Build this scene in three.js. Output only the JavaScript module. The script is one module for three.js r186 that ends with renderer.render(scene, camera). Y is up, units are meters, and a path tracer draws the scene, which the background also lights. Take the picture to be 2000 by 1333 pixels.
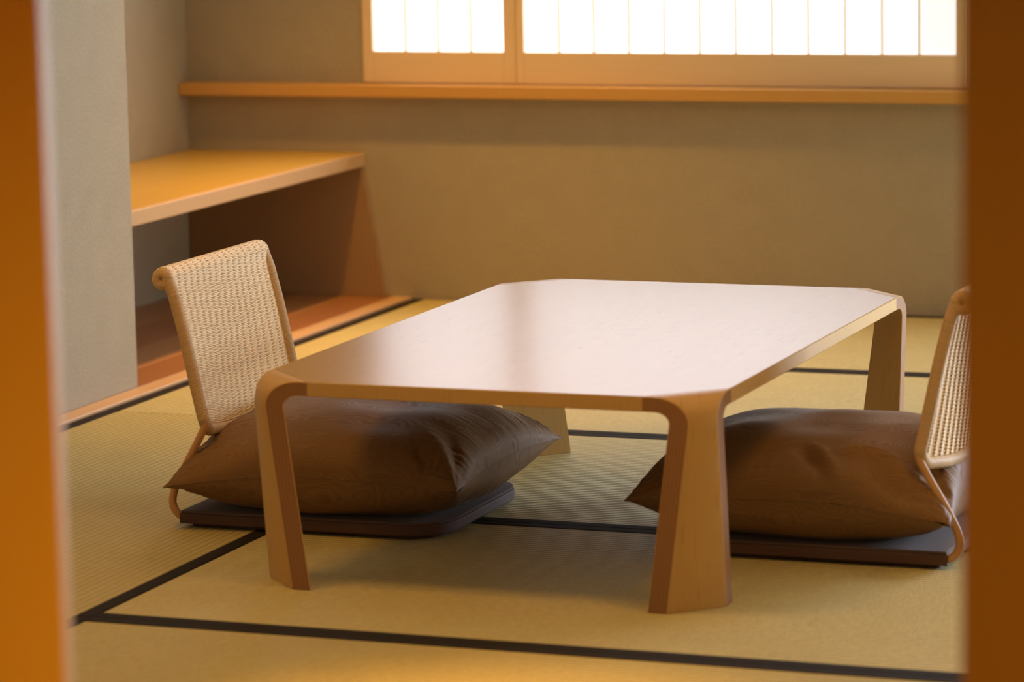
import * as THREE from 'three';
import { RoundedBoxGeometry } from 'three/addons/geometries/RoundedBoxGeometry.js';
import { RectAreaLightUniformsLib } from 'three/addons/lights/RectAreaLightUniformsLib.js';
import { ImprovedNoise } from 'three/addons/math/ImprovedNoise.js';
import { mergeGeometries, mergeVertices, toCreasedNormals } from 'three/addons/utils/BufferGeometryUtils.js';

// ------------------------------------------------------------------ camera, sky, lights, exposure
const scene = new THREE.Scene();
const camera = new THREE.PerspectiveCamera(2 * Math.atan(666.5 / 6792.2) * 180 / Math.PI, 2000 / 1333, 0.05, 60);
camera.position.set(2.6585, 1.3125, 5.0183);
camera.rotation.set(-0.1520, 0.3627, -0.0196, 'YXZ');
camera.focus = 6.75;
camera.userData.fStop = 4;
scene.background = new THREE.Color(0.8, 0.86, 0.95);
const renderer = new THREE.WebGLRenderer({ antialias: true });
renderer.toneMapping = THREE.LinearToneMapping;
renderer.toneMappingExposure = 1.0;
renderer.shadowMap.enabled = true;
RectAreaLightUniformsLib.init();

const WARM = new THREE.Color().setRGB(1.0, 0.48, 0.065);          // low-wattage incandescent seen at daylight balance
const DAY = new THREE.Color().setRGB(0.78, 0.93, 1.18);           // daylight behind the shoji paper
const PAPER = new THREE.Color().setRGB(0.90, 0.95, 1.02);        // lit paper as the lens sees it
const WINDOW_LIGHT = 1.15, PANE_GLOW = 1.9;                       // paper window in the back wall
const SIDE_LIGHT = 44.0;                                         // low daylight window at the right end of the back wall
// round downlights: [where, x, z, candela, cone half angle (degrees), penumbra]; ceiling height is CEIL
const CEIL = 2.4;
const DOWNLIGHTS = [
  ['above the built-in desk', -0.66, -2.78, 21, 40, 0.95],
  ['above the far end of the low table', 1.20, -2.90, 4.5, 42, 1],
  ['above the mat in front of the low table', 0.92, 0.58, 25, 16, 1],
  ['in the entrance behind the doorway', 2.10, 3.75, 62, 62, 0.9],
];
// flat square ceiling lamps: [where, x, z, radiance, side]
const PANELS = [
  ['above the near left mat', -0.25, 0.15, 16.5, 0.50],
  ['in front of the right-hand floor chair', 2.00, 0.15, 16.5, 0.50],
];

// ------------------------------------------------------------------ helpers
let seed = 7;
const rnd = () => { seed = (seed * 1664525 + 1013904223) >>> 0; return seed / 4294967296; };
const noise = new ImprovedNoise();
const N = (x, y, z = 0) => noise.noise(x, y, z);
const taken = {};
function numbered(name) { const k = taken[name] = (taken[name] ?? -1) + 1; return k ? name + '_' + String(k).padStart(3, '0') : name; }
function shadow(m) { m.castShadow = true; m.receiveShadow = true; return m; }
function thing(name, label, category, pos = [0, 0, 0], turn = 0, group) {
  const o = new THREE.Group(); o.name = numbered(name); o.position.set(...pos); o.rotation.y = turn;
  o.userData = { label, category }; if (group) o.userData.group = group;
  scene.add(o); return o;
}
function part(name, geo, mat, parent) { const m = shadow(new THREE.Mesh(geo, mat)); m.name = name; parent.add(m); return m; }
function struct(name, geo, mat, label, category) {
  const m = shadow(new THREE.Mesh(geo, mat)); m.name = name; m.userData = { kind: 'structure', label, category }; scene.add(m); return m;
}
function structGroup(name, label, category) {
  const g = new THREE.Group(); g.name = name; g.userData = { kind: 'structure', label, category }; scene.add(g); return g;
}
// uv in metres from position, grain axis along v
function metreUV(geo, grain = 'y', off = [0, 0]) {
  const g = geo.index ? geo.toNonIndexed() : geo, p = g.attributes.position, n = g.attributes.normal, uv = new Float32Array(p.count * 2);
  for (let i = 0; i < p.count; i += 3) {
    let nx = 0, ny = 0, nz = 0;
    for (let k = 0; k < 3; k++) { nx += Math.abs(n.getX(i + k)); ny += Math.abs(n.getY(i + k)); nz += Math.abs(n.getZ(i + k)); }
    const d = nx >= ny && nx >= nz ? 'x' : ny >= nz ? 'y' : 'z';
    const axes = ['x', 'y', 'z'].filter(a => a !== d);
    const va = axes.includes(grain) ? grain : axes[1], ua = axes.find(a => a !== va);
    const get = (a, j) => a === 'x' ? p.getX(j) : a === 'y' ? p.getY(j) : p.getZ(j);
    for (let k = 0; k < 3; k++) { uv[2 * (i + k)] = get(ua, i + k) + off[0]; uv[2 * (i + k) + 1] = get(va, i + k) + off[1]; }
  }
  g.setAttribute('uv', new THREE.BufferAttribute(uv, 2));
  return g;
}
// a box given by its limits, with small rounded edges
function board(x0, x1, y0, y1, z0, z1, r = 0.003, grain = 'z', off) {
  const w = x1 - x0, h = y1 - y0, d = z1 - z0;
  let g = r > 0 ? new RoundedBoxGeometry(w, h, d, 2, Math.min(r, w / 2.01, h / 2.01, d / 2.01)) : new THREE.BoxGeometry(w, h, d);
  g = g.index ? g.toNonIndexed() : g;
  g.translate((x0 + x1) / 2, (y0 + y1) / 2, (z0 + z1) / 2);
  return metreUV(g, grain, off ?? [rnd() * 3, rnd() * 3]);
}
function tube(pts, r, seg = 48, rad = 10, closed = false) {
  return new THREE.TubeGeometry(new THREE.CatmullRomCurve3(pts.map(p => new THREE.Vector3(...p)), closed, 'centripetal'), seg, r, rad, closed);
}

// ------------------------------------------------------------------ textures (colour and fine relief; rush colour also holds groove shade)
// tileable value from periodic noise
function tileNoise(u, v, fu, fv, z) {
  const a = N(u * fu, v * fv, z), b = N((u - 1) * fu, v * fv, z), c = N(u * fu, (v - 1) * fv, z), d = N((u - 1) * fu, (v - 1) * fv, z);
  return (a * (1 - u) + b * u) * (1 - v) + (c * (1 - u) + d * u) * v;
}
function texture(w, h, fn, srgb, sizeU, sizeV) {
  const data = new Uint8Array(w * h * 4);
  for (let j = 0; j < h; j++) for (let i = 0; i < w; i++) {
    const c = fn(i / w, j / h, i, j), k = 4 * (j * w + i);
    for (let q = 0; q < 3; q++) data[k + q] = Math.max(0, Math.min(255, 255 * (Array.isArray(c) ? c[q] : c)));
    data[k + 3] = 255;
  }
  const t = new THREE.DataTexture(data, w, h);
  t.wrapS = t.wrapT = THREE.RepeatWrapping; t.magFilter = THREE.LinearFilter; t.minFilter = THREE.LinearMipmapLinearFilter; t.generateMipmaps = true;
  if (srgb) t.colorSpace = THREE.SRGBColorSpace;
  t.repeat.set(1 / sizeU, 1 / sizeV); t.needsUpdate = true;
  return t;
}
const sr = c => c <= 0.0031308 ? 12.92 * c : 1.055 * c ** (1 / 2.4) - 0.055;
const lin = (r, g, b) => new THREE.Color().setRGB(r, g, b);
const tint = (v, a = [1, 1, 1]) => [sr(v * a[0]), sr(v * a[1]), sr(v * a[2])];

const hash = new Float32Array(512 * 512); for (let i = 0; i < hash.length; i++) hash[i] = rnd();
// sand-finished wall plaster: grain plus faint trowel patches
const plasterMap = texture(512, 512, (u, v, i, j) => {
  const g = hash[j * 512 + i];
  return tint(0.86 + 0.10 * (g - 0.5) + 0.05 * tileNoise(u, v, 9, 9, 1) + 0.06 * tileNoise(u, v, 60, 60, 2));
}, true, 0.6, 0.6);
const plasterBump = texture(512, 512, (u, v, i, j) => 0.5 + 0.25 * (hash[j * 512 + i] - 0.5) + 0.4 * tileNoise(u, v, 90, 90, 4), false, 0.6, 0.6);
// straight-grained softwood: narrow growth rings along v
function woodFn(rings, contrast, z) {
  return (u, v, i, j) => {
    const w = u + 0.018 * tileNoise(u, v, 2, 2, z) + 0.004 * tileNoise(u, v, 8, 5, z + 1);
    const s = 0.5 + 0.5 * Math.sin(2 * Math.PI * rings * w + 2.5 * tileNoise(u, v, 5, 1, z + 2));
    const fib = tileNoise(u, v, 150, 6, z + 3);
    const k = 0.9 - contrast * s ** 3 + 0.05 * fib + 0.05 * tileNoise(u, v, 3, 1.2, z + 4);
    return tint(k, [1, 0.985 - 0.10 * contrast * s, 0.97 - 0.2 * contrast * s]);
  };
}
const hinokiMap = texture(512, 512, woodFn(46, 0.13, 11), true, 0.30, 1.4);
const cedarMap = texture(512, 512, woodFn(30, 0.30, 31), true, 0.34, 1.6);
const veneerMap = texture(512, 512, (u, v) => {
  const fleck = Math.max(0, tileNoise(u, v, 70, 16, 51) - 0.18);
  return tint(0.88 - 0.35 * fleck + 0.05 * tileNoise(u, v, 160, 5, 52) + 0.05 * tileNoise(u, v, 6, 2, 53), [1, 0.985, 0.96]);
}, true, 0.30, 0.9);
const woodBump = texture(256, 256, (u, v) => 0.5 + 0.5 * tileNoise(u, v, 90, 4, 61), false, 0.12, 0.8);
// laminated edge: thin glue lines across u (u runs through the thickness, 0..1)
const plyMap = texture(256, 256, (u, v) => {
  const q = (u * 11) % 1, odd = Math.floor(u * 11) % 2;
  const line = Math.exp(-(((q - 0.5) * 2) ** 8 < 0.25 ? 9 : ((1 - Math.abs(q - 0.5) * 2) / 0.2) ** 2));
  return tint(0.84 - 0.42 * line - 0.10 * odd + 0.08 * tileNoise(u, v, 20, 60, 71), [1, 0.95, 0.88]);
}, true, 1, 0.4);
// woven rush: ridges across u every 16 mm, strands along u, bundled and staggered
const RIDGE = 0.0158, RUSHES = 24;
function rush(u, v) {
  const r = u * RUSHES, row = Math.floor(r), q = r - row, ridge = Math.sin(Math.PI * q) ** 0.55;
  const strands = 210, s = v * strands + (row % 2) * 0.5, k = Math.floor(s), t = s - k;
  const strand = Math.sin(Math.PI * t);
  const h = hash[((row * 37 + k * 3) % 512) * 512 + (k * 7 + row * 11) % 512];
  return { ridge, strand, h };
}
const tatamiMap = texture(768, 1024, (u, v) => {
  const { ridge, strand, h } = rush(u, v);
  const big = tileNoise(u, v, 4, 4, 81), mid = tileNoise(u, v, 18, 30, 82);
  const k = 0.62 + 0.25 * ridge + 0.05 * strand + 0.10 * (h - 0.5) + 0.05 * big + 0.05 * mid;  // grooves between ridges darkened, their shade painted into the colour
  return tint(k, [1, 0.99 + 0.05 * mid, 0.96 + 0.12 * (h - 0.5)]);
}, true, RIDGE * RUSHES, 0.42);
const tatamiBump = texture(768, 1024, (u, v) => { const { ridge, strand, h } = rush(u, v); return 0.15 + 0.6 * ridge + 0.15 * strand * ridge + 0.1 * h; }, false, RIDGE * RUSHES, 0.42);
// border cloth: plain fine weave
const clothMap = texture(128, 128, (u, v, i, j) => tint(0.75 + 0.2 * (((i >> 1) + (j >> 1)) % 2) + 0.1 * hash[j * 512 + i]), true, 0.03, 0.03);
const feltMap = texture(256, 256, (u, v, i, j) => tint(0.78 + 0.22 * (hash[j * 512 + i] - 0.5) + 0.25 * tileNoise(u, v, 60, 60, 91)), true, 0.12, 0.12);
const feltBump = texture(256, 256, (u, v, i, j) => 0.5 + 0.5 * (hash[j * 512 + i] - 0.5) + 0.4 * tileNoise(u, v, 60, 60, 92), false, 0.12, 0.12);
// watered-silk cloth: closed rings like wood eyes in the weave
function moire(u, v) {
  const w = 2.2 * tileNoise(u, v, 5, 9, 101) + 0.8 * tileNoise(u, v, 12, 18, 102);
  const s = Math.sin(2 * Math.PI * (v * 62 + 3.2 * w));
  return 0.5 + 0.5 * Math.tanh(1.6 * s);
}
const moireMap = texture(1024, 1024, (u, v, i, j) => {
  const m = moire(u, v), fine = ((j % 4) < 2 ? 1 : 0.93);
  return tint((0.78 + 0.11 * m) * fine + 0.05 * (hash[(j % 512) * 512 + (i % 512)] - 0.5), [1, 0.97 + 0.02 * m, 0.95]);
}, true, 0.46, 0.46);
const moireRough = texture(512, 512, (u, v) => [0, 0.75 + 0.25 * (1 - moire(u, v)), 0], false, 0.46, 0.46);
const moireBump = texture(512, 512, (u, v, i, j) => 0.4 + 0.1 * moire(u, v) + 0.5 * ((j % 4) / 4), false, 0.23, 0.23);
// wrapped rattan skin: strips across v
const wrapMap = texture(64, 256, (u, v, i, j) => { const q = (v * 32) % 1; return tint(0.80 + 0.10 * Math.sin(Math.PI * q) ** 0.5 + 0.10 * (hash[Math.floor(v * 32) * 512 + 3] - 0.5)); }, true, 1, 0.09);
const wrapBump = texture(64, 256, (u, v) => Math.sin(Math.PI * ((v * 32) % 1)) ** 0.6, false, 1, 0.09);
const paperMap = texture(256, 256, (u, v, i, j) => tint(0.95 + 0.04 * tileNoise(u, v, 22, 14, 121) + 0.02 * (hash[j * 512 + i] - 0.5)), true, 0.2, 0.2);

// ------------------------------------------------------------------ materials
const std = o => new THREE.MeshPhysicalMaterial(o);
const M = {
  plaster: std({ color: lin(0.47, 0.415, 0.315), map: plasterMap, bumpMap: plasterBump, bumpScale: 0.0012, roughness: 0.95, specularIntensity: 0.3 }),
  ceiling: std({ color: lin(0.62, 0.52, 0.38), map: hinokiMap, roughness: 0.8 }),
  hinoki: std({ color: lin(0.70, 0.40, 0.11), map: hinokiMap, bumpMap: woodBump, bumpScale: 0.0003, roughness: 0.42 }),
  deskTop: std({ color: lin(0.68, 0.45, 0.09), map: hinokiMap, bumpMap: woodBump, bumpScale: 0.0002, roughness: 0.40 }),
  deskEdge: std({ color: lin(0.66, 0.45, 0.25), map: hinokiMap, roughness: 0.5 }),
  panel: std({ color: lin(0.42, 0.27, 0.15), map: cedarMap, roughness: 0.6 }),
  boardFloor: std({ color: lin(0.46, 0.21, 0.09), map: cedarMap, bumpMap: woodBump, bumpScale: 0.0003, roughness: 0.35 }),
  boardPale: std({ color: lin(0.56, 0.30, 0.13), map: cedarMap, bumpMap: woodBump, bumpScale: 0.0003, roughness: 0.35 }),
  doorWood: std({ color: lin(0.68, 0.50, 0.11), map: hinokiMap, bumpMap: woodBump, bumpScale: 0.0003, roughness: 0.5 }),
  jambWoodShaded: std({ color: lin(0.155, 0.092, 0.018), map: hinokiMap, bumpMap: woodBump, bumpScale: 0.0003, roughness: 0.5 }),  // post wood darkened: the weaker light on it is put into the colour
  trimPale: std({ color: lin(0.74, 0.50, 0.30), map: hinokiMap, roughness: 0.45 }),
  fusuma: std({ color: lin(0.72, 0.66, 0.54), map: paperMap, roughness: 0.9 }),
  sash: std({ color: lin(0.93, 0.74, 0.50), map: hinokiMap, roughness: 0.55 }),
  legVeneerLit: std({ color: lin(0.66, 0.42, 0.15), map: veneerMap, bumpMap: woodBump, bumpScale: 0.0001, roughness: 0.42, specularIntensity: 0.4 }),  // same veneer as the table top, brightened for the light on the legs
  table: std({ color: lin(0.56, 0.37, 0.15), map: veneerMap, bumpMap: woodBump, bumpScale: 0.0001, roughness: 0.26, specularIntensity: 0.35 }),
  tableEdge: std({ color: lin(0.68, 0.44, 0.16), map: veneerMap, roughness: 0.6, specularIntensity: 0.3 }),
  ply: std({ color: lin(0.44, 0.24, 0.11), map: plyMap, roughness: 0.6, specularIntensity: 0.3 }),
  tatami: std({ color: lin(0.68, 0.595, 0.285), map: tatamiMap, bumpMap: tatamiBump, bumpScale: 0.0030, roughness: 0.62, specularIntensity: 0.6 }),
  tatamiAged: std({ color: lin(0.61, 0.515, 0.215), map: tatamiMap, bumpMap: tatamiBump, bumpScale: 0.0030, roughness: 0.62, specularIntensity: 0.6 }),
  border: std({ color: lin(0.028, 0.022, 0.017), map: clothMap, roughness: 0.85, specularIntensity: 0.3 }),
  felt: std({ color: lin(0.15, 0.095, 0.075), map: feltMap, bumpMap: feltBump, bumpScale: 0.0004, roughness: 0.9, sheen: 0.6, sheenRoughness: 0.5, sheenColor: lin(0.5, 0.45, 0.42) }),
  feltEdge: std({ color: lin(0.115, 0.055, 0.035), map: feltMap, roughness: 0.7 }),
  silk: std({ color: lin(0.25, 0.14, 0.057), map: moireMap, roughness: 0.72, roughnessMap: moireRough, bumpMap: moireBump, bumpScale: 0.00012, specularIntensity: 0.35, sheen: 0.4, sheenRoughness: 0.45, sheenColor: lin(0.6, 0.55, 0.48) }),
  seam: std({ color: lin(0.16, 0.09, 0.04), roughness: 0.7 }),
  rattan: std({ color: lin(0.93, 0.72, 0.45), roughness: 0.6, specularIntensity: 0.5 }),
  stake: std({ color: lin(0.42, 0.25, 0.12), roughness: 0.5 }),  // darkened so the shaded holes in the weave look deeper
  wrap: std({ color: lin(0.72, 0.49, 0.26), map: wrapMap, bumpMap: wrapBump, bumpScale: 0.0009, roughness: 0.6, specularIntensity: 0.5 }),
  cane: std({ color: lin(0.54, 0.30, 0.13), roughness: 0.55, specularIntensity: 0.5 }),
  lampRing: std({ color: lin(0.75, 0.74, 0.72), roughness: 0.4 }),
};
const paneMat = g => new THREE.MeshStandardMaterial({ color: lin(0.85, 0.85, 0.85), map: paperMap, roughness: 0.9, emissive: PAPER, emissiveIntensity: g });

// ------------------------------------------------------------------ the room
const ZB = -3.65, XA = -1.575, XP = -0.975, XR = 3.64, ZD = 2.2, T = 0.12;
const W2 = { x0: 2.40, x1: 3.58, y0: 0.03, y1: 1.12 };            // low second window, hidden by the door post
const WIN = { x0: -1.045, x1: 0.632, y0: 0.585, y1: 1.86 };
struct('floor', board(XA - 0.3, XR + 0.3, -0.20, -0.055, ZB - 0.2, 6.4, 0, 'x'), M.boardFloor, 'wooden base floor beneath the straw mats', 'floor');
struct('wall_back', metreUV(mergeGeometries([
  board(XA - T, WIN.x0, -0.055, CEIL, ZB - T, ZB, 0, 'y', [0, 0]), board(WIN.x1, W2.x0, -0.055, CEIL, ZB - T, ZB, 0, 'y', [0, 0]),
  board(W2.x1, XR + T, -0.055, CEIL, ZB - T, ZB, 0, 'y', [0, 0]), board(W2.x0, W2.x1, -0.055, W2.y0, ZB - T, ZB, 0, 'y', [0, 0]), board(W2.x0, W2.x1, W2.y1, CEIL, ZB - T, ZB, 0, 'y', [0, 0]),
  board(WIN.x0, WIN.x1, -0.055, WIN.y0 - 0.03, ZB - T, ZB, 0, 'y', [0, 0]), board(WIN.x0, WIN.x1, WIN.y1, CEIL, ZB - T, ZB, 0, 'y', [0, 0])])),
  M.plaster, 'sand plastered back wall under and around the paper window', 'wall');
struct('wall_left', board(XA - T, XP, -0.055, CEIL, -2.11, ZD - 0.04, 0.004, 'y'), M.plaster, 'pale plastered wall pier at the left beside the desk alcove', 'wall');
struct('wall_alcove', board(XA - T, XA, -0.055, CEIL, ZB, -2.11, 0, 'y'), M.plaster, 'plastered wall at the back of the desk alcove', 'wall');
struct('wall_right', board(XR, XR + T, -0.055, CEIL, ZB, ZD - 0.04, 0, 'y'), M.plaster, 'plastered wall on the right, out of the picture', 'wall');
struct('ceiling', board(XA - 0.3, 4.6, CEIL, CEIL + 0.1, ZB - 0.2, 6.4, 0, 'x'), M.ceiling, 'pale wooden ceiling, out of the picture', 'ceiling');
// partition with the doorway, and the entrance room the camera stands in
const DX0 = 1.145, DX1 = 2.009;
struct('wall_front', metreUV(mergeGeometries([
  board(XA - T, 0.30, -0.055, CEIL, ZD - 0.04, ZD + 0.08, 0, 'y', [0, 0]), board(DX1 + 0.10, 4.5, -0.055, CEIL, ZD - 0.04, ZD + 0.08, 0, 'y', [0, 0]),
  board(0.30, DX1 + 0.10, 1.95, CEIL, ZD - 0.04, ZD + 0.08, 0, 'y', [0, 0])])), M.plaster, 'plastered partition above and beside the doorway', 'wall');
struct('wall_entrance', metreUV(mergeGeometries([
  board(-0.10, 0.02, -0.055, CEIL, ZD + 0.08, 6.3, 0, 'y', [0, 0]), board(4.4, 4.5, -0.055, CEIL, ZD + 0.08, 6.3, 0, 'y', [0, 0]), board(-0.10, 4.5, -0.055, CEIL, 6.2, 6.3, 0, 'y', [0, 0])])),
  M.plaster, 'plastered walls of the entrance room behind the viewer', 'wall');
struct('floor_entrance', board(0.02, 4.4, -0.055, -0.002, ZD + 0.08, 6.2, 0, 'x'), M.boardFloor, 'board floor of the entrance room behind the viewer', 'floor');
{
  // sliding door leaf: its stile is the blurred post at the left edge of the picture
  const d = structGroup('door_1', 'blurred orange wooden edge of the sliding door at the left of the picture', 'door');
  part('stile', board(1.065, DX0, -0.04, 1.95, ZD, ZD + 0.022, 0.004, 'y'), M.doorWood, d);
  part('stile', board(0.30, 0.37, -0.04, 1.95, ZD, ZD + 0.022, 0.004, 'y'), M.doorWood, d);
  part('bottom_rail', board(0.37, 1.065, -0.04, 0.03, ZD, ZD + 0.022, 0.004, 'x'), M.doorWood, d);
  part('top_rail', board(0.37, 1.065, 1.88, 1.95, ZD, ZD + 0.022, 0.004, 'x'), M.doorWood, d);
  part('door_panel', board(0.37, 1.065, 0.03, 1.88, ZD + 0.005, ZD + 0.017, 0, 'y'), M.fusuma, d);
  struct('trim_1', board(DX1, DX1 + 0.10, -0.055, 1.95, ZD - 0.04, ZD + 0.08, 0.004, 'y'), M.jambWoodShaded, 'blurred shade-darkened wooden door post at the right of the picture', 'post');
  struct('trim_2', board(0.30, DX1, -0.055, -0.04, ZD - 0.04, ZD + 0.08, 0.002, 'x'), M.jambWoodShaded, 'wooden threshold rail under the sliding door, out of the picture', 'threshold');
}

// ------------------------------------------------------------------ window with paper sashes
{
  const w = structGroup('window_1', 'bright white paper sliding window with thin vertical bars above the sill', 'window');
  const zf = ZB + 0.012, zb = ZB - 0.022, yb = 0.588, yt = 1.85, rail = 0.672, top = yt - 0.05;
  const sashes = [
    { st: [[-1.043, -1.014], [-0.637, -0.6005]], p0: -1.014, p1: -0.637, n: 4, zo: -0.004, glow: [0.85, 1, 1, 1] },
    { st: [[-0.5985, -0.577], [0.594, 0.622]], p0: -0.577, p1: 0.594, n: 12, zo: 0, glow: [1, 1, 1, 1, 1, 1, 1, 0.92, 0.82, 0.70, 0.52, 0.40] },  // right panes dimmed: shade from outdoors put into the glow
  ];
  for (const s of sashes) {
    const f = new THREE.Group(); f.name = 'sash'; w.add(f);
    for (const [a, b] of s.st) part('stile', board(a, b, yb, yt, zb + s.zo, zf + s.zo, 0.0025, 'y'), M.sash, f);
    part('bottom_rail', board(s.p0, s.p1, yb, rail, zb + s.zo, zf + s.zo - 0.0004, 0.0015, 'x'), M.sash, f);
    part('top_rail', board(s.p0, s.p1, top, yt, zb + s.zo, zf + s.zo - 0.0004, 0.0015, 'x'), M.sash, f);
    const step = (s.p1 - s.p0) / s.n;
    const bar = board(-0.0026, 0.0026, rail, top, -0.014, 0, 0.001, 'y', [0, 0]);
    for (let k = 0; k < s.n; k++) {
      const x = s.p0 + k * step;
      if (k) { const b = part('bar', bar, M.sash, f); b.position.set(x, 0, zf + s.zo - 0.002); }
      const g = board(x + 0.0002, x + step - 0.0002, rail, top, zf + s.zo - 0.0185, zf + s.zo - 0.0165, 0, 'y', [0, 0]);
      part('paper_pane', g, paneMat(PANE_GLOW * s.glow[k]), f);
    }
    const L = new THREE.RectAreaLight(DAY, WINDOW_LIGHT, s.p1 - s.p0, top - rail);
    L.position.set((s.p0 + s.p1) / 2, (top + rail) / 2, zf + s.zo - 0.0155); L.lookAt(L.position.x, L.position.y, 5);
    L.name = 'window_daylight'; scene.add(L);
  }
  // outer frame round the two sashes
  part('frame_stile', board(0.6225, WIN.x1, yb - 0.003, WIN.y1, ZB - T, ZB + 0.006, 0.002, 'y'), M.sash, w);
  part('frame_head', board(WIN.x0, 0.6225, yt, WIN.y1, ZB - T, ZB + 0.006, 0.002, 'x'), M.sash, w);
  part('outer_shutter', board(WIN.x0, 0.6225, yb, yt, ZB - T, ZB - T + 0.02, 0, 'x'), M.fusuma, w);
  struct('trim_3', board(XA, 0.72, 0.551, 0.585, ZB - 0.09, ZB + 0.060, 0.004, 'x'), M.hinoki, 'long orange wooden sill shelf below the paper window', 'window sill');
}

{
  const w = structGroup('window_2', 'low bright paper window at the right of the back wall, hidden by the door post', 'window');
  const f = 0.03, z0 = ZB - 0.05, z1 = ZB - 0.02, xm = (W2.x0 + W2.x1) / 2;
  for (const [a, b] of [[W2.x0, xm - 0.001], [xm + 0.001, W2.x1]]) {
    const s = new THREE.Group(); s.name = 'sash'; w.add(s);
    part('stile', board(a, a + f, W2.y0, W2.y1, z0, z1, 0.002, 'y'), M.sash, s);
    part('stile', board(b - f, b, W2.y0, W2.y1, z0, z1, 0.002, 'y'), M.sash, s);
    part('bottom_rail', board(a + f, b - f, W2.y0, W2.y0 + f, z0, z1, 0.002, 'x'), M.sash, s);
    part('top_rail', board(a + f, b - f, W2.y1 - f, W2.y1, z0, z1, 0.002, 'x'), M.sash, s);
    part('paper_pane', board(a + f, b - f, W2.y0 + f, W2.y1 - f, z0 + 0.006, z0 + 0.008, 0, 'y'), paneMat(PANE_GLOW), s);
    const L = new THREE.RectAreaLight(DAY, SIDE_LIGHT, b - a - 2 * f, W2.y1 - W2.y0 - 2 * f);
    L.position.set((a + b) / 2, (W2.y0 + W2.y1) / 2, z1 - 0.004); L.lookAt(L.position.x, L.position.y, 5); L.name = 'window_daylight'; scene.add(L);
  }
}

// ------------------------------------------------------------------ alcove floor boards and built-in desk
{
  const fl = structGroup('floor_alcove', 'reddish wooden floor boards inside the desk alcove', 'floor');
  const edges = [-0.9735, -1.10, -1.245, -1.40, XA + 0.001];
  for (let k = 0; k < 4; k++)
    part('plank', board(edges[k + 1] + 0.0006, edges[k] - 0.0006, -0.054, 0.004, ZB + 0.001, -2.1115, 0.0015, 'z'), k % 2 ? M.boardPale : M.boardFloor, fl);
  struct('trim_4', board(-0.9725, -0.9185, -0.054, 0.005, ZB + 0.001, 1.9, 0.003, 'z'), M.trimPale, 'pale wooden edging strip between the mats and the wall pier', 'floor trim');
  const d = thing('built_in_desk', 'low built-in wooden desk with an orange top in the alcove', 'desk', [0, 0, 0]);
  part('desk_top', board(XA + 0.001, -1.062, 0.359, 0.396, ZB + 0.001, -2.125, 0.003, 'z'), M.deskTop, d);
  part('edge_band', board(-1.0615, -1.046, 0.359, 0.396, ZB + 0.001, -2.125, 0.003, 'z'), M.deskEdge, d);
  const sh = new THREE.Shape([[XA + 0.002, 0.005], [-0.988, 0.005], [-1.050, 0.3588], [XA + 0.002, 0.3588]].map(p => new THREE.Vector2(...p)));
  const pg = new THREE.ExtrudeGeometry(sh, { depth: 0.022, bevelEnabled: false }); pg.translate(0, 0, ZB + 0.001);
  part('end_panel', metreUV(pg, 'y'), M.panel, d);
}

// ------------------------------------------------------------------ straw mats
function mat(x0, x1, z0, z1, long, label, aged) {
  const m = thing('tatami_mat', label, 'mat', [(x0 + x1) / 2, -0.054, (z0 + z1) / 2], 0, 'straw floor mats');
  const g = 0.0008, hx = (x1 - x0) / 2 - g, hz = (z1 - z0) / 2 - g, top = 0.0535, hw = 0.0305;
  // u of the rush texture runs across the ridges, so the ridges lie along the mat's long side
  part('woven_surface', board(-hx, hx, 0, top, -hz, hz, 0.003, long === 'x' ? 'x' : 'z'), aged ? M.tatamiAged : M.tatami, m);
  for (const s of [-1, 1]) {
    const b = long === 'x' ? board(-hx - 0.0002, hx + 0.0002, 0.003, top + 0.0012, s > 0 ? hz - hw : -hz - 0.0004, s > 0 ? hz + 0.0004 : -hz + hw, 0.0016, 'x')
      : board(s > 0 ? hx - hw : -hx - 0.0004, s > 0 ? hx + 0.0004 : -hx + hw, 0.003, top + 0.0012, -hz - 0.0002, hz + 0.0002, 0.0016, 'z');
    part('cloth_border', b, M.border, m);
  }
}
const W = 0.91;
mat(0, 1.82, 0, W, 'x', 'straw mat nearest the viewer, in front of the low table', true);
mat(0, 1.82, -W, 0, 'x', 'straw mat under the front legs of the low table');
mat(0, 1.82, -2 * W, -W, 'x', 'straw mat under the back legs of the low table');
mat(0, 1.82, -3 * W, -2 * W, 'x', 'straw mat just behind the low table');
mat(0, 1.82, -4 * W, -3 * W, 'x', 'straw mat along the back wall below the paper window');
mat(-W, 0, -2 * W, 0, 'z', 'straw mat at the left, beside the wall pier', true);
mat(-W, 0, -4 * W, -2 * W, 'z', 'straw mat in front of the built-in desk');
mat(-W, 0, 0, 2 * W, 'z', 'straw mat in the near left corner behind the sliding door', true);
mat(1.82, 1.82 + W, -2 * W, 0, 'z', 'straw mat to the right of the right-hand floor chair');
mat(1.82, 1.82 + W, -4 * W, -2 * W, 'z', 'straw mat in the far right corner of the room');
mat(1.82, 1.82 + W, 0, 2 * W, 'z', 'straw mat in the near right corner behind the door post', true);
mat(0, 1.82, W, 2 * W, 'x', 'straw mat just inside the doorway', true);
mat(1.82 + W, 1.82 + 2 * W, -2 * W, 0, 'z', 'straw mat along the middle of the right wall, out of the picture');
mat(1.82 + W, 1.82 + 2 * W, -4 * W, -2 * W, 'z', 'straw mat below the low window at the right, out of the picture');
mat(1.82 + W, 1.82 + 2 * W, 0, 2 * W, 'z', 'straw mat along the near end of the right wall, out of the picture', true);

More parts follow.
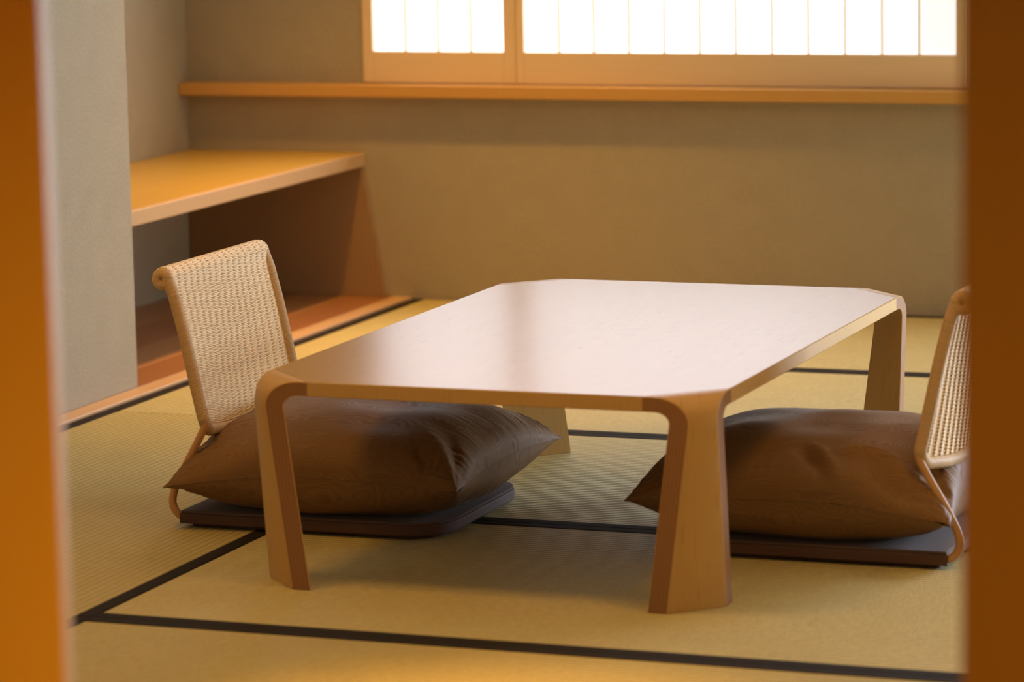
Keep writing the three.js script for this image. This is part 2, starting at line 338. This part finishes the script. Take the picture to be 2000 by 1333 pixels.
// ------------------------------------------------------------------ low table
{
  const x0 = 0.1591, x1 = 0.9885, z1 = -0.2808, z0 = -1.6032, H = 0.3606, TH = 0.0255;
  const cx = (x0 + x1) / 2, cz = (z0 + z1) / 2, hx = (x1 - x0) / 2, hz = (z1 - z0) / 2;
  const t = thing('low_table', 'low bentwood table with a glossy top and clipped corners in the middle of the room', 'table', [cx, 0, cz]);
  const c0 = 0.116, b = 0.0014;                                  // corner clip, edge chamfer
  const oct = (h, ins) => { const ax = hx - ins, az = hz - ins; return [[ax, -hz + c0], [ax, hz - c0], [hx - c0, az], [-hx + c0, az], [-ax, hz - c0], [-ax, -hz + c0], [-hx + c0, -az], [hx - c0, -az]].map(([x, z]) => [x, h, z]); };
  const rings = [oct(H, b), oct(H - b, 0), oct(H - TH + b, 0), oct(H - TH, b)];
  const face = (list) => { const pos = []; for (const [a, q, c] of list) pos.push(...a, ...q, ...c); const g = new THREE.BufferGeometry(); g.setAttribute('position', new THREE.Float32BufferAttribute(pos, 3)); g.computeVertexNormals(); return g; };
  const topF = [], sideF = [];
  const fan = (r, up) => { for (let k = 1; k < 7; k++) topF.push(up ? [r[0], r[k], r[k + 1]] : [r[0], r[k + 1], r[k]]); };
  fan(rings[0], true); fan(rings[3], false);
  for (let q = 0; q < 3; q++) for (let k = 0; k < 8; k++) {
    const n = (k + 1) % 8, A = rings[q][k], B = rings[q][n], C = rings[q + 1][n], D = rings[q + 1][k];
    (q === 1 ? sideF : topF).push([A, D, C], [A, C, B]);
  }
  const fixed = g => { const p = g.attributes.position, n = g.attributes.normal; let s = 0; for (let i = 0; i < p.count; i++) s += p.getX(i) * n.getX(i) + (p.getY(i) - H + TH / 2) * n.getY(i) * 40 + p.getZ(i) * n.getZ(i); if (s < 0) { const idx = []; for (let i = 0; i < p.count; i += 3) idx.push(i, i + 2, i + 1); g.setIndex(idx); const h = g.toNonIndexed(); h.computeVertexNormals(); return h; } return g; };
  const top = part('table_top', metreUV(fixed(face(topF)), 'z'), M.table, t);
  part('edge_band', metreUV(fixed(face(sideF)), 'z', [0.1, 0.2]), M.tableEdge, top);
  // legs: one bent laminated strip per corner, cut off flush by the table's own side planes
  const prof = [];                                                // outer line: distance from the corner along the diagonal, height, normal
  const E0 = c0 / Math.SQRT2, R = 0.044, e1 = 0.0262, lean = Math.atan2(0.0275, 0.30);
  const cE = e1 + R - 0.0006, cY = H - R;
  prof.push([E0, H, 0, 1]); prof.push([(E0 + cE) / 2, H, 0, 1]);
  for (let k = 0; k <= 14; k++) { const a = Math.PI / 2 * (k / 14) + lean * (k / 14); prof.push([cE - R * Math.sin(a), cY + R * Math.cos(a), -Math.sin(a), Math.cos(a)]); }
  const last = prof[prof.length - 1], run = last[1] / Math.cos(lean);
  for (let k = 1; k <= 8; k++) { const l = run * k / 8; prof.push([last[0] + Math.sin(lean) * l, Math.max(0.0002, last[1] - Math.cos(lean) * l), last[2], last[3]]); }
  function legGeo(sx, sz) {
    const din = new THREE.Vector2(-sx, -sz).normalize(), per = new THREE.Vector2(-din.y, din.x);
    const P = (e, y, w) => [sx * hx + din.x * e + per.x * w, y, sz * hz + din.y * e + per.y * w];
    const st = prof.map(([e, y, nx, ny], i) => {
      const ie = e - nx * TH, iy = i === prof.length - 1 ? y : y - ny * TH, s = t => [e + (ie - e) * t, y + (iy - y) * t];
      const [a, q] = [s(0), s(0.055)], [c, d] = [s(0.945), s(1)], bb = b * 1.2;
      return [P(a[0], a[1], -a[0] + bb), P(q[0], q[1], -q[0]), P(c[0], c[1], -c[0]), P(d[0], d[1], -d[0] + bb), P(d[0], d[1], d[0] - bb), P(c[0], c[1], c[0]), P(q[0], q[1], q[0]), P(a[0], a[1], a[0] - bb)];
    });
    const len = [0]; for (let i = 1; i < prof.length; i++) len.push(len[i - 1] + Math.hypot(prof[i][0] - prof[i - 1][0], prof[i][1] - prof[i - 1][1]));
    const mk = (pairs, uvf) => {
      const pos = [], uv = [];
      for (let i = 0; i < st.length - 1; i++) for (const [a, c] of pairs) {
        const q = [[i, a], [i, c], [i + 1, c], [i + 1, a]], tri = sx * sz > 0 ? [0, 1, 2, 0, 2, 3] : [0, 2, 1, 0, 3, 2];
        for (const k of tri) { const [r, s] = q[k]; pos.push(...st[r][s]); uv.push(...uvf(s, r)); }
      }
      const g = new THREE.BufferGeometry(); g.setAttribute('position', new THREE.Float32BufferAttribute(pos, 3)); g.setAttribute('uv', new THREE.Float32BufferAttribute(uv, 2)); g.computeVertexNormals(); return g;
    };
    const wOf = (s, r) => [0, 0, 0, 0, 2, 2, 2, 2][s] * prof[r][0] * 0.7 - prof[r][0];
    const faces = mk([[0, 1], [2, 3], [3, 4], [4, 5], [6, 7], [7, 0]], (s, r) => [wOf(s, r) + sx * 0.3, len[r] + sz]);
    const sides = mk([[1, 2], [5, 6]], (s, r) => [s === 1 || s === 6 ? 0.02 : 0.98, len[r]]);
    const foot = st[st.length - 1], fp = [], fu = [];
    for (let k = 1; k < 7; k++) for (const q of sx * sz > 0 ? [0, k, k + 1] : [0, k + 1, k]) { fp.push(...foot[q]); fu.push(foot[q][0], foot[q][2]); }
    const fg = new THREE.BufferGeometry(); fg.setAttribute('position', new THREE.Float32BufferAttribute(fp, 3)); fg.setAttribute('uv', new THREE.Float32BufferAttribute(fu, 2)); fg.computeVertexNormals();
    const F = toCreasedNormals(mergeGeometries([faces, fg]), 0.5), S = toCreasedNormals(sides, 0.5);
    return mergeGeometries([F, S], true);
  }
  for (const [sx, sz] of [[-1, 1], [1, 1], [-1, -1], [1, -1]]) part('leg', legGeo(sx, sz), [M.legVeneerLit, M.ply], t);
}

// ------------------------------------------------------------------ legless floor chairs
const BW = 0.445;                                                  // chair width
function backLine() {                                              // side line of the woven back: [forward, up, normal forward, normal up]
  const pts = [[0.053, 0.192], [0.0465, 0.222], [0.037, 0.265], [0.0265, 0.315], [0.0145, 0.37], [0.003, 0.415], [-0.0045, 0.447]];
  const C = [-0.0235, 0.4665], R = 0.0185;
  for (let a = -12; a <= 262; a += 14) pts.push([C[0] + R * Math.cos(a * Math.PI / 180), C[1] + R * Math.sin(a * Math.PI / 180)]);
  return new THREE.CatmullRomCurve3(pts.map(p => new THREE.Vector3(p[0], p[1], 0)), false, 'centripetal');
}
function makeChair(label) {
  const t = thing('floor_chair', label, 'chair', [0, 0, 0], 0, 'rattan floor chairs');
  // seat board: square rear corners, rounded front corners
  const sh = new THREE.Shape(), x0 = 0, x1 = 0.525, hw = BW / 2, r = 0.085, inset = 0.004;
  const outline = (s, q) => { s.moveTo(x0 + q, -hw + q); s.lineTo(x1 - r, -hw + q); s.absarc(x1 - r, -hw + r, r - q, -Math.PI / 2, 0); s.lineTo(x1 - q, hw - r); s.absarc(x1 - r, hw - r, r - q, 0, Math.PI / 2); s.lineTo(x0 + q, hw - q); s.closePath(); return s; };
  const slab = (y0, y1, q, bev) => { const g = new THREE.ExtrudeGeometry(outline(new THREE.Shape(), q + bev), { depth: y1 - y0 - 2 * bev, bevelEnabled: bev > 0, bevelSize: bev, bevelThickness: bev, bevelSegments: 3, curveSegments: 16 }); g.rotateX(-Math.PI / 2); g.translate(0, y0 + bev, 0); return metreUV(g, 'z'); };
  const seat = part('seat', slab(0.0075, 0.0275, 0, 0.003), M.feltEdge, t);
  part('seat_cover', slab(0.0272, 0.0325, 0.002, 0.002), M.felt, seat);
  part('seat_base', slab(0.0002, 0.0077, 0.018, 0.001), M.feltEdge, seat);
  // the back is bowed: its middle sits further back and lower than its sides, most at the bottom
  const line = backLine(), rimR = 0.0115, zi = hw - rimR, L = line.getLength();
  const bow = (p, z) => { const q = (1 - (z / zi) ** 2) * Math.max(0, Math.min(1, (0.45 - p.y) / 0.26)); return [p.x - 0.026 * q, p.y - 0.025 * q, z]; };
  const prof = []; for (let k = 0; k <= 60; k++) prof.push(line.getPointAt(k / 60));
  const back = new THREE.Group(); back.name = 'backrest'; t.add(back);
  // frame: wrapped rim up both sides and across the bottom
  const rim = [];
  for (let a = 350; a >= 0; a -= 25) rim.push([-0.0235 + 0.0100 * Math.cos(a * Math.PI / 180), 0.4650 + 0.0100 * Math.sin(a * Math.PI / 180), zi]);
  const up = Math.floor(60 * 0.262 / L);                           // the straight part ends below the scroll
  for (let k = up - 2; k >= 5; k--) rim.push([prof[k].x, prof[k].y, zi]);
  rim.push([prof[2].x, prof[2].y, zi - 0.002]);
  for (const z of [0.020, 0.06, 0.10, 0.15]) { const q = bow({ x: prof[0].x, y: prof[0].y - 0.004 }, zi - z); rim.push(q); }
  rim.push(bow({ x: prof[0].x, y: prof[0].y - 0.004 }, 0));
  const path = [...rim, ...rim.slice(0, -1).reverse().map(p => [p[0], p[1], -p[2]])];
  const rg = tube(path, rimR, 420, 12); { const uv = rg.attributes.uv, len = 1.35; for (let i = 0; i < uv.count; i++) uv.setXY(i, uv.getY(i), uv.getX(i) * len); }
  part('wrapped_rim', rg, M.wrap, back);
  // upright stakes
  const stakes = 15, gap = (2 * zi) / (stakes + 1);
  const nrm = u => { const q = line.getTangentAt(u); return new THREE.Vector3(q.y, -q.x, 0); };
  const sg = [];
  for (let k = 1; k <= stakes; k++) {
    const z = -zi + k * gap, pts = [];
    for (let q = 0; q <= 40; q++) { const u = q / 40, p = line.getPointAt(u), n = nrm(Math.min(0.999, u)), o = bow(p, z); pts.push([o[0] - n.x * 0.0012, o[1] - n.y * 0.0012, z]); }
    sg.push(tube(pts, 0.0016, 44, 5));
  }
  const stk = part('upright_stakes', mergeGeometries(sg), M.stake, back); stk.userData.kind = 'stuff';
  // woven rows: each strand lies on the front and dips behind every second stake, staggered from row to row
  const rows = Math.floor(L / 0.0031), rg2 = [];
  for (let j = 0; j < rows; j++) {
    const u = (j + 0.6) / rows, p = line.getPointAt(Math.min(1, u)), n = nrm(Math.min(0.999, u)), pts = [], per = 10, seg = per * (stakes + 1);
    const jit = (hash[j * 512 + 9] - 0.5) * 0.0003;
    for (let q = 0; q <= seg; q++) {
      const z = -zi + 2 * zi * q / seg, k = q / per, m = 2 * Math.round((k - (j % 2)) / 2) + (j % 2), d = (k - m) * gap;
      const a = 0.0010 - 0.0042 * Math.exp(-((d / 0.0029) ** 2)), o = bow(p, z);
      pts.push(new THREE.Vector3(o[0] + n.x * a, o[1] + n.y * a + jit + 0.0002 * N(z * 60, j * 3.1, 5), z));
    }
    const c = new THREE.CatmullRomCurve3(pts); rg2.push(new THREE.TubeGeometry(c, seg, 0.00164, 6, false));
  }
  const wv = part('woven_cane', mergeGeometries(rg2), M.rattan, back); wv.userData.kind = 'stuff';
  // bent cane legs between the back and the seat
  for (const s of [-1, 1]) {
    const z = s * (hw - 0.0115);
    const pts = [[0.0515, 0.225, z], [0.0535, 0.197, z], [0.040, 0.168, z], [0.018, 0.130, z], [-0.004, 0.091, z], [-0.0165, 0.062, z], [-0.019, 0.044, z], [-0.013, 0.029, z], [0.000, 0.0185, z], [0.018, 0.0165, z], [0.05, 0.0165, z]];
    part('bent_leg', tube(pts, 0.0072, 60, 12), M.cane, t);
  }
  return t;
}
const chair = makeChair('woven rattan floor chair on the left, facing the low table');
chair.position.set(-0.180, 0, -0.9225);
const chair2 = chair.clone(); chair2.name = numbered('floor_chair'); chair2.userData = { ...chair.userData, label: 'woven rattan floor chair on the right, its back turned to the door post' };
chair2.position.set(1.274, 0, -0.9425); chair2.rotation.y = Math.PI; scene.add(chair2);

// ------------------------------------------------------------------ cushions
function cushionHalf(top, sd, creases = []) {
  const n = 150, a = 0.292, bz = 0.288, pos = [], uv = [], idx = [];
  for (let j = 0; j <= n; j++) for (let i = 0; i <= n; i++) {
    // denser near the edges
    const w = q => Math.sin((q - 0.5) * Math.PI) * 0.75 + (q - 0.5) * 0.5, u = w(i / n), v = w(j / n);
    const pin = 0.055, x = a * u * (1 - pin * (1 - v * v) * Math.abs(u) ** 2), z = bz * v * (1 - pin * (1 - u * u) * Math.abs(v) ** 2);
    const fu = 1 - Math.abs(u) ** 2.6, fv = 1 - Math.abs(v) ** 2.6, f = Math.max(0, fu * fv);
    const corner = Math.abs(u * v);
    const h = f ** (top ? 0.38 + 0.16 * corner ** 2 : 0.25 + 0.42 * corner ** 1.6);
    // pleats square to the seam, radial puckers at the corners, a few soft folds
    const du = 1 - Math.abs(u), dv = 1 - Math.abs(v);
    const near = (d, s) => Math.exp(-(((d - 0.10) / s) ** 2)) * Math.min(1, d * 16);
    let wr = 0.0036 * near(du, 0.17) * N(v * 42 + sd, u * 2.5 + sd * 3, top ? 1 : 7) + 0.0022 * near(dv, 0.16) * N(u * 34 + sd * 5, v * 2.5, top ? 3 : 9) * 0.7;
    const ang = Math.atan2(du + 1e-4, dv + 1e-4), rr = Math.hypot(du, dv);
    wr += 0.0030 * Math.exp(-(((rr - 0.22) / 0.2) ** 2)) * N(ang * 4.2 + Math.sign(u) * 9 + sd, Math.sign(v) * 5, top ? 2 : 4);
    for (const [u0, v0, u1, v1, wd, amp] of top ? creases : []) {      // soft folds: [from, to, width, height]
      const ex = u1 - u0, ey = v1 - v0, tt = Math.max(0, Math.min(1, ((u - u0) * ex + (v - v0) * ey) / (ex * ex + ey * ey)));
      const dd = Math.hypot(u - u0 - tt * ex, v - v0 - tt * ey); wr += amp * Math.exp(-((dd / wd) ** 2)) * Math.sin(Math.PI * (0.15 + 0.8 * tt));
    }
    wr += 0.006 * N(u * 2.1 + sd * 2, v * 2.1, top ? 5 : 8) * Math.min(1, 4 * f);
    const seamY = 0.113 - (u < 0 ? 0.030 : 0.012) * corner ** 2;
    let y = top ? seamY + 0.098 * h + wr * 1.6 : seamY - 0.092 * h + wr;
    if (!top) y = Math.max(y, 0.0335);
    // cloth coordinates follow the bulge over the sides
    const drop = 0.215 - y;
    pos.push(x, y, z); uv.push(x + Math.sign(u) * drop * Math.abs(u) ** 4 + sd * 0.13, z + Math.sign(v) * drop * Math.abs(v) ** 4 + (top ? 0 : 0.23));
  }
  for (let j = 0; j < n; j++) for (let i = 0; i < n; i++) { const A = j * (n + 1) + i, B = A + 1, C = A + n + 1, D = C + 1; top ? idx.push(A, C, B, B, C, D) : idx.push(A, B, C, B, D, C); }
  const g = new THREE.BufferGeometry(); g.setAttribute('position', new THREE.Float32BufferAttribute(pos, 3)); g.setAttribute('uv', new THREE.Float32BufferAttribute(uv, 2)); g.setIndex(idx); g.computeVertexNormals(); return g;
}
function cushion(label, pos, turn, sd, creases) {
  const t = thing('floor_cushion', label, 'cushion', pos, turn, 'brown silk floor cushions');
  part('cushion_cover', mergeGeometries([cushionHalf(true, sd, creases), cushionHalf(false, sd)]), M.silk, t);
  const a = 0.292, bz = 0.288, pts = [];
  for (let side = 0; side < 4; side++) for (let k = 0; k < 24; k++) {
    const q = -1 + 2 * k / 24, [u, v] = [[q, -1], [1, q], [-q, 1], [-1, -q]][side];
    pts.push([a * u * (1 - 0.055 * (1 - v * v)), 0.113 - (u < 0 ? 0.030 : 0.012) * (u * v) ** 2, bz * v * (1 - 0.055 * (1 - u * u))]);
  }
  part('seam', tube(pts, 0.0006, 240, 5, true), M.seam, t);
}
cushion('plump dark brown silk cushion on the left floor chair, one corner under the table', [0.098, 0, -0.945], 0.01, 1.3, [[0.97, 0.95, 0.62, 0.50, 0.06, 0.006], [0.80, 0.97, 0.60, 0.72, 0.04, -0.004], [0.97, 0.80, 0.75, 0.45, 0.05, -0.004]]);
cushion('plump dark brown silk cushion on the right floor chair behind the front table leg', [0.985, 0, -0.972], Math.PI + 0.03, 4.6, [[-0.96, -0.95, -0.58, -0.70, 0.055, 0.010], [-0.72, -0.95, -0.45, -0.78, 0.05, -0.012], [-0.58, -0.70, -0.25, -0.74, 0.045, 0.011], [-0.30, -0.95, -0.08, -0.66, 0.045, 0.009], [-0.18, -0.90, 0.0, -0.70, 0.04, -0.007], [-0.95, -0.80, -0.72, -0.35, 0.05, -0.009]]);

// ------------------------------------------------------------------ ceiling downlights (they light the room from above the frame)
for (const [where, x, z, cd, cone, pen] of DOWNLIGHTS) {
  const t = thing('ceiling_downlight', 'small round recessed ceiling downlight ' + where, 'ceiling light', [x, CEIL, z], 0, 'ceiling downlights');
  const ring = new THREE.LatheGeometry([[0.038, -0.001], [0.040, -0.005], [0.052, -0.006], [0.056, -0.003], [0.056, 0]].map(p => new THREE.Vector2(...p)), 32);
  part('trim_ring', ring, M.lampRing, t);
  const lens = new THREE.CylinderGeometry(0.0375, 0.0375, 0.002, 32); lens.translate(0, -0.0016, 0);
  part('lamp_lens', lens, new THREE.MeshStandardMaterial({ color: lin(0.9, 0.85, 0.75), emissive: WARM, emissiveIntensity: 6, roughness: 0.5 }), t);
  const s = new THREE.SpotLight(WARM, cd, 0, cone * Math.PI / 180, pen, 2);
  s.position.set(x, CEIL - 0.012, z); s.target.position.set(x, 0, z); s.castShadow = true; s.shadow.radius = 5; s.shadow.mapSize.set(1024, 1024);
  s.name = 'downlight_beam'; scene.add(s); scene.add(s.target);
}

for (const [where, x, z, radiance, side] of PANELS) {
  const t = thing('ceiling_lamp', 'flat square ceiling lamp in a wooden frame ' + where, 'ceiling light', [x, CEIL, z], 0, 'square ceiling lamps');
  const h = side / 2, f = 0.025;
  for (const q of [-1, 1]) {
    part('frame_bar', board(q * (h + f / 2) - f / 2, q * (h + f / 2) + f / 2, -0.045, -0.0005, -h - f, h + f, 0.003, 'z'), M.hinoki, t);
    part('frame_bar', board(-h, h, -0.045, -0.0005, q * (h + f / 2) - f / 2, q * (h + f / 2) + f / 2, 0.003, 'x'), M.hinoki, t);
  }
  part('lamp_diffuser', board(-h, h, -0.036, -0.034, -h, h, 0, 'x'), new THREE.MeshStandardMaterial({ color: lin(0.9, 0.87, 0.8), emissive: WARM, emissiveIntensity: 2.5, roughness: 0.7 }), t);
  const L = new THREE.RectAreaLight(WARM, radiance, side - 0.01, side - 0.01);
  L.position.set(x, CEIL - 0.047, z); L.lookAt(x, 0, z); L.name = 'ceiling_lamp_light'; scene.add(L);
}

renderer.render(scene, camera);
